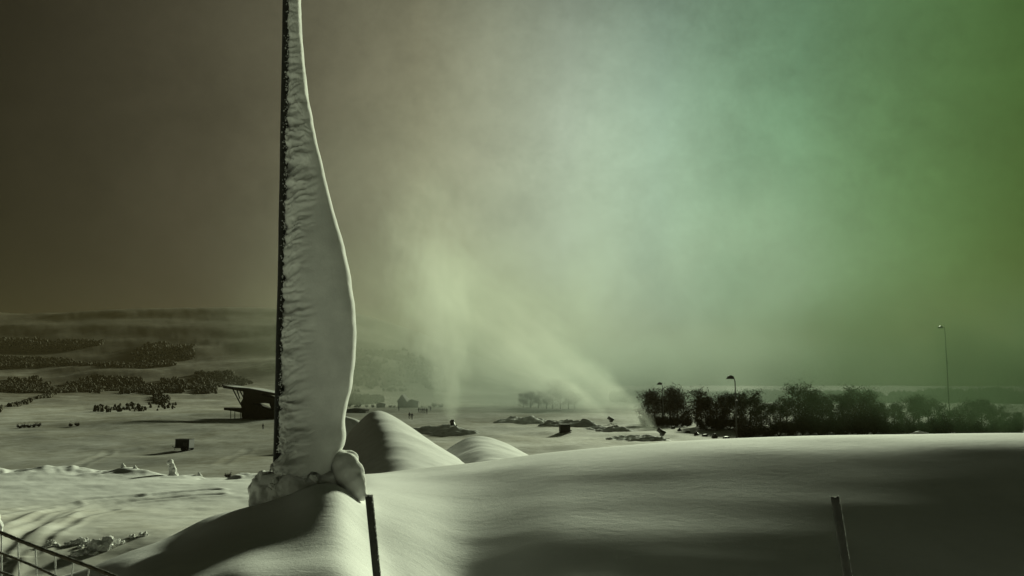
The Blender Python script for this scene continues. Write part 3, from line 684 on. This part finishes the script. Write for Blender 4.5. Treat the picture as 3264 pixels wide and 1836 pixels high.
# ------------------------------------------------------------------ people
def person_mesh(name, pose):
    """one skinned figure about 1.75 m tall"""
    W_, s_ = pose
    J = {'pel': (0, 0, .95, .15), 'bel': (0, 0, 1.12, .155), 'che': (0, 0, 1.34, .17), 'nek': (0, -.01, 1.50, .075), 'hd1': (0, -.02, 1.60, .10), 'hd2': (0, -.02, 1.72, .085)}
    for sd_, k in ((-1, 'l'), (1, 'r')):
        J['hip' + k] = (sd_ * .10, 0, .86, .11); J['kne' + k] = (sd_ * (.12 + W_ * .1), -s_ * sd_ * .12, .48, .075); J['ank' + k] = (sd_ * (.13 + W_ * .18), s_ * sd_ * .12, .09, .06); J['toe' + k] = (sd_ * (.14 + W_ * .2), s_ * sd_ * .12 - .16, .04, .05)
        J['sho' + k] = (sd_ * .20, 0, 1.40, .085); J['elb' + k] = (sd_ * (.30 + W_ * .1), .02, 1.12, .065); J['wri' + k] = (sd_ * (.30 + W_ * .25), -.14, .92, .05)
    E = [('pel', 'bel'), ('bel', 'che'), ('che', 'nek'), ('nek', 'hd1'), ('hd1', 'hd2')]
    for k in 'lr': E += [('pel', 'hip' + k), ('hip' + k, 'kne' + k), ('kne' + k, 'ank' + k), ('ank' + k, 'toe' + k), ('che', 'sho' + k), ('sho' + k, 'elb' + k), ('elb' + k, 'wri' + k)]
    ks = list(J); me = bpy.data.meshes.new(name + '_t'); me.from_pydata([J[k][:3] for k in ks], [(ks.index(a), ks.index(b)) for a, b in E], [])
    o = link('t', me); m = o.modifiers.new('s', 'SKIN')
    for k, v in zip(ks, me.skin_vertices[0].data): v.radius = (J[k][3], J[k][3])
    me.skin_vertices[0].data[0].use_root = True
    o.modifiers.new('d', 'SUBSURF').levels = 1
    dg = bpy.context.evaluated_depsgraph_get(); dg.update(); out = bpy.data.meshes.new_from_object(o.evaluated_get(dg)); bpy.data.objects.remove(o); bpy.data.meshes.remove(me)
    out.name = name; out.materials.clear(); out.materials.append(JACKET); out.materials.append(SKIN)
    for p_ in out.polygons:
        p_.use_smooth = True
        if 1.55 < p_.center.z < 1.69 and p_.center.y < -.06: p_.material_index = 1
    return out
PM = [person_mesh('person', (.1, .2)), person_mesh('person', (.9, .6)), person_mesh('person', (.3, 1.0))]
ppl = [(1271, 1310, 0, 'dark clad person standing alone before the far cabins'),
       (1305, 1335, 2, 'taller dark clad person of the pair behind the tall snow pile'), (1313, 1338, 0, 'shorter dark clad person of the pair behind the tall snow pile'),
       (1335, 1317, 1, 'dark clad person stretching an arm at the left end of the group'), (1342, 1317, 0, 'dark clad person second from left in the group'),
       (1348, 1318, 2, 'dark clad person in the middle of the group on the plain'), (1354, 1318, 1, 'dark clad person second from right in the group'),
       (1360, 1320, 0, 'dark clad person at the right end of the group'), (1372, 1311, 0, 'dark clad person standing apart behind the group'),
       (838, 1369, 2, 'tiny lone person on the snow just left of the pole')]
for u, v, k, lab in ppl:
    q = hit(u, v, 60, 700); o = link('person', PM[k], None, q); o.rotation_euler = (0, 0, random.uniform(-2, 2)); sc_ = 0.95 if u != 838 else .62
    o.scale = (sc_,) * 3; tag(o, lab, 'person', 'people on the snow plain')
    hat = MB().blob((0, -.015, 1.75), (.105, .115, .07), 1).build('hat', DARK, o)

# ------------------------------------------------------------------ lamp masts
def mast(label, u, v_top, dist, reach):
    p = P(u, v_top, dist); zg = h1(p.x, p.y); H = p.z - zg
    t = thing('lamp_mast', label, 'lamp mast', (p.x, p.y, zg), 0, 'lamp masts among the misty trees')
    MB().tube([(0, 0, -.3), (0, 0, H * .55), (-.02, 0, H * .93), (-.2, 0, H)], [.13, .10, .075, .06], 10).build('mast', STEEL, t, True)
    MB().tube([(-.18, 0, H), (-reach, 0, H + .12)], .05, 8).build('arm', STEEL, t)
    MB().prism([(-reach - .75, H - .22), (-reach + .35, H - .25), (-reach + .28, H + .16), (-reach - .15, H + .34), (-reach - .5, H + .16)], 'y', -.28, .28).build('lamp_head', DARK, t)
    MB().box((.12, 0, H * .62), (.4, .3, .55), bev=.03).build('switch_box', DARK, t)
    MB().tube([(0, 0, -.1), (0, 0, .5)], .24, 12).build('foot', STEEL, t)
mast('lamp mast rising clear in front of the dark trees', 2343, 1203, 133, .55)
mast('faint lamp mast head in the mist above the left tree clump', 2112, 1223, 190, .5)
mast('faint tall lamp mast in the green mist at the right side', 3012, 1043, 208, .9)

# ------------------------------------------------------------------ trees
def tree_proto(seed, H, spread, dens, bush=False):
    r = random.Random(seed); n_r = np.random.default_rng(seed)
    tr = MB(); tips = []
    lean = r.uniform(-.05, .05)
    if not bush:
        tr.tube([(0, 0, -.3), (lean * H * .3, 0, H * .3), (lean * H * .6, .02 * H, H * .62), (lean * H, 0, H * .9)], [H * .022, H * .017, H * .010, H * .003], 7)
    nb = 26 if not bush else 20
    for k in range(nb):
        z0 = (H * r.uniform(.06, .80)) if not bush else 0.0
        an = r.random() * 6.28; ln = H * spread * r.uniform(.45, 1.1) * (1.1 - .45 * z0 / H)
        up = r.uniform(.45, 1.0) if not bush else r.uniform(.8, 2.2)
        b0 = Vector((lean * z0, 0, z0)); b1 = b0 + Vector((math.cos(an) * ln * .5, math.sin(an) * ln * .5, ln * up * .45)); b2 = b0 + Vector((math.cos(an) * ln, math.sin(an) * ln, ln * up))
        tr.tube([b0, b1, b2], [H * .009, H * .006, H * .002], 5)
        tips += [b1.lerp(b2, f) for f in (.1, .4, .7, 1.0)]
        for j in range(2):
            a2 = an + r.uniform(-.9, .9); e = b1 + Vector((math.cos(a2), math.sin(a2), r.uniform(.5, 1.2))) * ln * .5
            tr.tube([b1, e], [H * .004, H * .0015], 4); tips += [b1.lerp(e, .6), e]
    tips.append(Vector((lean * H, 0, H * .92)))
    # clumps of fine twigs
    Vs, Fs = [], []
    tips = [t for t in tips if r.random() < .92]
    for tpt in tips:
        m = int(dens * r.uniform(.5, 1.4)); cs = n_r.normal(0, 1, (m, 3)) * H * np.array([.06, .06, .060]) + np.array(tpt)
        for c in cs:
            d1 = n_r.normal(0, 1, 3); d1[2] = abs(d1[2]) + .3; d1 /= np.linalg.norm(d1); d2 = np.cross(d1, n_r.normal(0, 1, 3)); d2 /= np.linalg.norm(d2)
            l = H * n_r.uniform(.022, .05); w = H * n_r.uniform(.006, .014); k0 = len(Vs)
            Vs += [c - d2 * w, c + d2 * w, c + d1 * l]; Fs.append((k0, k0 + 1, k0 + 2))
    Vs = np.array(Vs); Vs[:, 2] = np.maximum(Vs[:, 2], .05)
    return tr.mesh('trunk', BARK, True), np_mesh('crown', Vs, np.array(Fs), TWIG, False)
TP = [tree_proto(3, 9, .27, 13), tree_proto(5, 9, .34, 22), tree_proto(8, 10, .22, 11), tree_proto(12, 8, .36, 18)]
BP = [tree_proto(21, 4, .34, 40, True), tree_proto(22, 4, .42, 36, True), tree_proto(25, 4.5, .30, 44, True)]
def tree(protos, k, u, base_v, top_v, label, group, name='bare_tree', cat='tree', dist=None):
    q = hit(u, base_v, 60, 900) if dist is None else None
    if q is None: a_, _ = slope(u, 1350); q = Vector((a_ * dist, dist, h1(a_ * dist, dist)))
    H = P(u, top_v, q.y).z - q.z; tm, cm = protos[k % len(protos)]
    H0 = [9, 9, 10, 8][k % 4] if protos is TP else [4, 4, 4.5][k % 3]
    t = thing(name, label, cat, q, random.random() * 6.28, group); s_ = H / (H0 * 1.02); t.scale = (s_ * random.uniform(.95, 1.25),) * 2 + (s_,)
    link('trunk' if name == 'bare_tree' else 'stems', tm, t); link('crown', cm, t)
# centre clump in the mist
for k, (u, bv, tv) in enumerate([(1668, 1300, 1252), (1692, 1301, 1248), (1716, 1302, 1244), (1742, 1303, 1240), (1762, 1303, 1216), (1786, 1304, 1208), (1812, 1304, 1222), (1832, 1303, 1250)]):
    labs = ['leftmost low hazy tree of the clump beyond the plain', 'second low hazy tree of the clump beyond the plain', 'third low hazy tree of the clump beyond the plain', 'darker peaked tree left of the tall ones in the clump', 'tall hazy tree left of the tallest in the clump', 'tallest hazy tree in the clump beyond the plain', 'tall hazy tree right of the tallest in the clump', 'rightmost small tree of the clump beyond the plain']
    tree(TP, k, u, bv, tv, labs[k], 'hazy clump of trees beyond the plain')
# far tree line behind the people
for k in range(18):
    u = 1095 + k * 18 + random.uniform(-5, 5)
    if 1275 < u < 1330: continue
    tree(BP, k, u, 1299, random.uniform(1276, 1288) if u < 1250 or u > 1380 else 1289, 'small dark bush in the far row behind the people, %s from the left' % ORD[k], 'far row of bushes behind the people', 'far_bush', 'bush')
for k, u in enumerate([62, 76, 92, 108, 124, 225, 245]):
    tree(BP, k, u, 1366 - k * 1.2, 1346 - k, ['dark bush in the small row on the left plain, %s from the left' % ORD[k], 'left dark bush of the pair lying apart right of the small row', 'right dark bush of the pair lying apart right of the small row'][0 if u < 200 else k - 4], 'row of bushes on the left plain', 'plain_bush', 'bush')
p = P(732, 1522, 39.8)
tree(BP, 1, 732, 0, 1500, 'small round dark shrub on the bank left of the pole', None, 'round_shrub', 'shrub', 40.2)
# left clump by the snow gun
for k, (u, dist, tv) in enumerate([(2068, 205, 1245), (2088, 200, 1232), (2112, 205, 1240), (2136, 198, 1228), (2160, 200, 1240), (2178, 195, 1262)]):
    tree(TP, k + 1, u, 0, tv, ['misty tree at the left end of the clump over the right snow gun', 'misty tree, second from the left in the clump over the right snow gun', 'misty tree, third from the left in the clump over the right snow gun', 'misty tree, fourth from the left in the clump over the right snow gun', 'misty tree, fifth from the left in the clump over the right snow gun', 'misty tree at the right end of the clump over the right snow gun'][k], 'misty clump over the right snow gun', dist=dist)
# clump round the lamp mast
for k, (u, dist, tv) in enumerate([(2222, 185, 1238), (2236, 178, 1262), (2262, 180, 1262), (2284, 178, 1255), (2306, 172, 1262), (2328, 176, 1250), (2366, 172, 1246), (2392, 176, 1240), (2412, 172, 1268)]):
    tree(TP, k, u, 0, tv, 'dark tree in the clump round the lamp mast, %s from the left' % ORD[k], 'dark trees round the lamp mast', dist=dist)
for k in range(8):
    u = 2250 + k * 18; tree(BP, k, u, 0, random.uniform(1295, 1310), 'dark bush under the trees round the lamp mast, %s from the left' % ORD[k], 'bushes under the trees round the lamp mast', 'dark_bush', 'bush', dist=165 + random.uniform(-4, 4))
for k in range(9):
    u = 2062 + k * 16; tree(BP, k, u, 0, random.uniform(1296, 1312), 'misty bush under the clump over the right snow gun, %s from the left' % ORD[k], 'bushes under the clump over the right snow gun', 'dark_bush', 'bush', dist=188 + random.uniform(-4, 4))
# dark thicket to the right
for k in range(34):
    u = 2372 + k * 26 + random.uniform(-8, 8); top = 1304 + 18 * math.sin(k * .7) - (26 if 2560 < u < 2800 else 0) + random.uniform(-10, 10)
    tree(BP, k, u, 0, top, 'dark bush in the low front row of the thicket, %s from its left end' % ORD[k], 'thicket along the snow bank', 'dark_bush', 'bush', dist=142 + (k % 3) * 5 + random.uniform(-2, 2))
for k in range(30):
    u = 2430 + k * 28 + random.uniform(-8, 8); top = 1275 + 16 * math.sin(k * .9 + 1) - (30 if 2540 < u < 2760 else 0) + max(0, (u - 2900)) * .06 + random.uniform(-10, 10)
    tree(TP, k, u, 0, top, 'dark tree rising out of the thicket along the bank, %s from its left end' % ORD[k], 'trees rising out of the dark thicket', dist=160 + (k % 4) * 7 + random.uniform(-2, 2))

# ------------------------------------------------------------------ woods on the far hill
BANDS = [  # (top line, bottom line, density) in lines of sight, turned into places on the hill
    ([(-500, 1190), (0, 1192), (140, 1194), (165, 1206), (230, 1202), (300, 1190), (400, 1192), (500, 1204), (560, 1196), (640, 1181), (740, 1182), (775, 1203), (800, 1214)],
     [(-500, 1226), (0, 1230), (150, 1246), (230, 1240), (330, 1241), (420, 1258), (500, 1263), (560, 1256), (640, 1236), (700, 1230), (775, 1224), (800, 1218)], 1.0),
    ([(-500, 1128), (0, 1128), (230, 1132), (240, 1138)], [(-500, 1154), (0, 1154), (230, 1150), (240, 1146)], .7),
    ([(415, 1092), (520, 1084), (620, 1092)], [(415, 1135), (520, 1146), (620, 1130)], .35),
    ([(240, 1138), (420, 1140), (560, 1145)], [(240, 1150), (420, 1165), (560, 1158)], .35),
    ([(-500, 1060), (0, 1072), (200, 1080), (330, 1084)], [(-500, 1095), (0, 1100), (200, 1106), (330, 1092)], .3),
    ([(-500, 1385), (0, 1306), (180, 1249)], [(-500, 1398), (0, 1316), (180, 1258)], 1.0),
    ([(490, 1264), (540, 1262)], [(490, 1282), (540, 1280)], .9),
    ([(625, 1232), (690, 1232)], [(625, 1262), (690, 1256)], .6),
    ([(300, 1300), (420, 1290), (560, 1285)], [(300, 1312), (420, 1318), (560, 1305)], .05),
    ([(1080, 1150), (1150, 1118), (1300, 1130), (1420, 1190)], [(1080, 1246), (1200, 1243), (1300, 1248), (1420, 1252)], .55),
    ([(1080, 1255), (1222, 1262)], [(1080, 1290), (1222, 1285)], .9),
    ([(1950, 1272), (3700, 1262)], [(1950, 1285), (3700, 1285)], 1.6, 2.6),
]
MV = []
for band in BANDS:
    tops, bots, dens = band[:3]; big = band[3] if len(band) > 3 else 1.0
    tu, tv = np.array(tops, float).T; bu, bv = np.array(bots, float).T
    # candidates on the hill, chosen by line of sight
    ncand = int(4600 * dens * (tu[-1] - tu[0]) / 800 + 60)
    us = rng.uniform(tu[0], tu[-1], ncand); f = rng.random(ncand)
    vs = np.interp(us, tu, tv) * (1 - f) + np.interp(us, bu, bv) * f
    edge = np.minimum(f, 1 - f) * 2
    keep = (fbm(us / 60, vs / 14, oct=4) > -0.45 + (0.5 - edge) * .9) ; us, vs = us[keep], vs[keep]
    dd = np.geomspace(250, 1580, 700)
    for u, v in zip(us, vs):
        a_, s_ = slope(u, v); zz_ = EYE + s_ * dd
        gz_ = np.interp(dd, HD, HZ) * (1 - .95 * float(sstep(-.22, .10, math.atan(a_))))
        k = int(np.argmax(zz_ < gz_)); d = dd[k] if zz_[k] < gz_[k] else None
        if d is None or d < 260: continue
        MV.append((a_ * d, d, d, big))
pos = np.array(MV); gz_ = height(pos[:, 0], pos[:, 1], False)
Hh = rng.uniform(3.5, 7, len(pos)) * np.clip(pos[:, 2] / 900, .4, 1.2) * .55 * pos[:, 3]
ang = np.linspace(0, 2 * np.pi, 5, endpoint=False)
rings = [(0.02, .28), (.35, .42), (.72, .26)]
Hh *= np.where(pos[:, 3] > 1, .85 + .3 * vnoise(pos[:, 0] / 22, pos[:, 1] / 22) + .2 * vnoise(pos[:, 0] / 5, pos[:, 1] / 5), 1)
vs_, fs_ = [], []
for k in range(len(pos)):
    x, y = pos[k, 0], pos[k, 1]; z = gz_[k]; H = Hh[k]; w = H * (rng.uniform(.8, 1.5) if pos[k, 3] <= 1 else rng.uniform(.5, .9)); a0 = rng.random() * 6
    for zf, rf in rings:
        jr = rng.uniform(.8, 1.2, 5)
        vs_ += [(x + math.cos(q + a0) * rf * w * j, y + math.sin(q + a0) * rf * w * j, z + zf * H) for q, j in zip(ang, jr)]
    vs_.append((x, y, z + H)); k0 = k * 16
    for r_ in (0, 1):
        for j in range(5):
            a, b, c, d = k0 + r_ * 5 + j, k0 + r_ * 5 + (j + 1) % 5, k0 + r_ * 5 + 5 + (j + 1) % 5, k0 + r_ * 5 + 5 + j
            fs_ += [(a, b, c), (a, c, d)]
    for j in range(5): fs_.append((k0 + 10 + j, k0 + 10 + (j + 1) % 5, k0 + 15))
wm = np_mesh('far_woods', np.array(vs_), np.array(fs_), CONIFER, False)
tag(link('far_woods', wm), 'patches of dark woodland on the hazy hillside', kind='stuff')

# ------------------------------------------------------------------ air: haze, drifting snow mist and the guns' plumes
def vol_mat(name, col, aniso):
    m = bpy.data.materials.new(name); m.use_nodes = True; t = m.node_tree; t.nodes.clear()
    v = N(t, 'ShaderNodeVolumePrincipled'); v.inputs['Color'].default_value = (*col, 1); v.inputs['Anisotropy'].default_value = aniso
    out = N(t, 'ShaderNodeOutputMaterial'); t.links.new(v.outputs[0], out.inputs['Volume'])
    return m, t, v
HAZE_D = 0.00019
m, t, v = vol_mat('haze', (0.15, 0.122, 0.068), 0.2); v.inputs['Density'].default_value = HAZE_D
hz = MB().box((0, 0, 0), (1, 1, 1)).build('haze', m)
zlo = float(Z.min()) - 1.5; zhi = float(Z.max()) + 6
hz.scale = (5300, 5300, zhi - zlo); hz.location = (0, 0, (zhi + zlo) / 2); tag(hz, kind='stuff')

def plume(q, direction, length, r0, r1, dens, name, seed, lift=0.0):
    """a cone of blown snow from a gun's nozzle, density fading outwards and along its length"""
    m, t, v = vol_mat('plume_%d' % seed, (0.80, 0.84, 0.74), 0.3); gq = G(t)
    tc = N(t, 'ShaderNodeTexCoord').outputs['Object']; X_, Y_, Z_ = gq.xyz(tc)
    f = gq.math('DIVIDE', X_, length, clamp=True)
    rad = gq.math('MULTIPLY_ADD', gq.math('POWER', f, .65), r1 - r0, r0)
    zc = gq.math('MULTIPLY', gq.math('MULTIPLY', f, f), lift)
    dz = gq.math('SUBTRACT', Z_, zc)
    rr_ = gq.math('SQRT', gq.math('ADD', gq.math('MULTIPLY', Y_, Y_), gq.math('MULTIPLY', dz, dz)))
    n = gq.noise(gq.mapping(tc, (.45, 1, 1)), 5.0 / r1, 5, .65, .6)
    e = gq.math('SUBTRACT', 1.0, gq.math('DIVIDE', rr_, rad)); e = gq.math('ADD', e, gq.math('MULTIPLY_ADD', n, 2.2, -1.30))
    e = gq.math('MULTIPLY', gq.math('MAXIMUM', e, 0.0), gq.math('LESS_THAN', rr_, gq.math('MULTIPLY', rad, 1.3)))
    fade = gq.ramp(f, [(0, 1.0), (.12, .6), (.5, .15), (1.0, 0.0)])
    dn = gq.math('MULTIPLY', gq.math('MULTIPLY', e, fade), dens)
    t.links.new(dn, v.inputs['Density'])
    mb = MB(); k = 1.32
    mb.tube([(-.1, 0, 0)] + [(length * s_, 0, lift * s_ * s_) for s_ in (.08, .25, .5, .75, 1.0)], [r0 * k] + [(r0 + (r1 - r0) * s_ ** .62) * k for s_ in (.08, .25, .5, .75, 1.0)], 16)
    o = mb.build(name, m, None, True, q); d = Vector(direction).normalized()
    o.rotation_euler = d.to_track_quat('X', 'Z').to_euler(); return tag(o, kind='stuff')
plume(q1 + Vector((-.2, 0, 1.9)), (-.12, .5, .62), 66, .5, 17, .17, 'snow_plume', 1, 6)
plume(q2 + Vector((-.7, 0, 1.7)), (-.85, .25, .50), 64, .45, 17, .15, 'snow_plume', 2, 6)
plume(q3 + Vector((-.8, 0, 1.6)), (-.80, .3, .55), 64, .45, 15, .16, 'snow_plume', 3, 6)
def mist_bank(c, rad, dens, seed, nscale, colr=(0.57, 0.65, 0.59)):
    m, t, v = vol_mat('mist_%d' % seed, colr, 0.3); gq = G(t)
    tc = N(t, 'ShaderNodeTexCoord').outputs['Object']
    nrm = gq.vec('DIVIDE', tc, tuple(rad)); l = gq.vec('LENGTH', nrm)
    e = gq.math('SUBTRACT', 1.0, l, clamp=True); e = gq.math('MULTIPLY', gq.math('MULTIPLY', e, e), 2.6)
    n = gq.ramp(gq.noise(gq.mapping(tc, (1, 1, 1.0)), nscale, 5, .6, .5), [(.36, 0.0), (.66, 1.0)])
    t.links.new(gq.math('MULTIPLY', gq.math('MULTIPLY', e, n), dens), v.inputs['Density'])
    o = MB().blob((0, 0, 0), rad, 3).build('snow_mist', m, None, True, c); return tag(o, kind='stuff')
mist_bank((14, 250, 30), (115, 95, 85), .0042, 1, .026)
mist_bank((-25, 340, 24), (100, 95, 55), .013, 2, .032, (.34, .36, .27))
mist_bank((45, 330, 6), (150, 110, 30), .022, 3, .03, (.24, .285, .245))
mist_bank((160, 252, 7), (150, 132, 36), .020, 4, .03, (.085, .125, .075))
mist_bank((84, 136, 11), (60, 24, 21), .056, 5, .06, (.07, .112, .06))
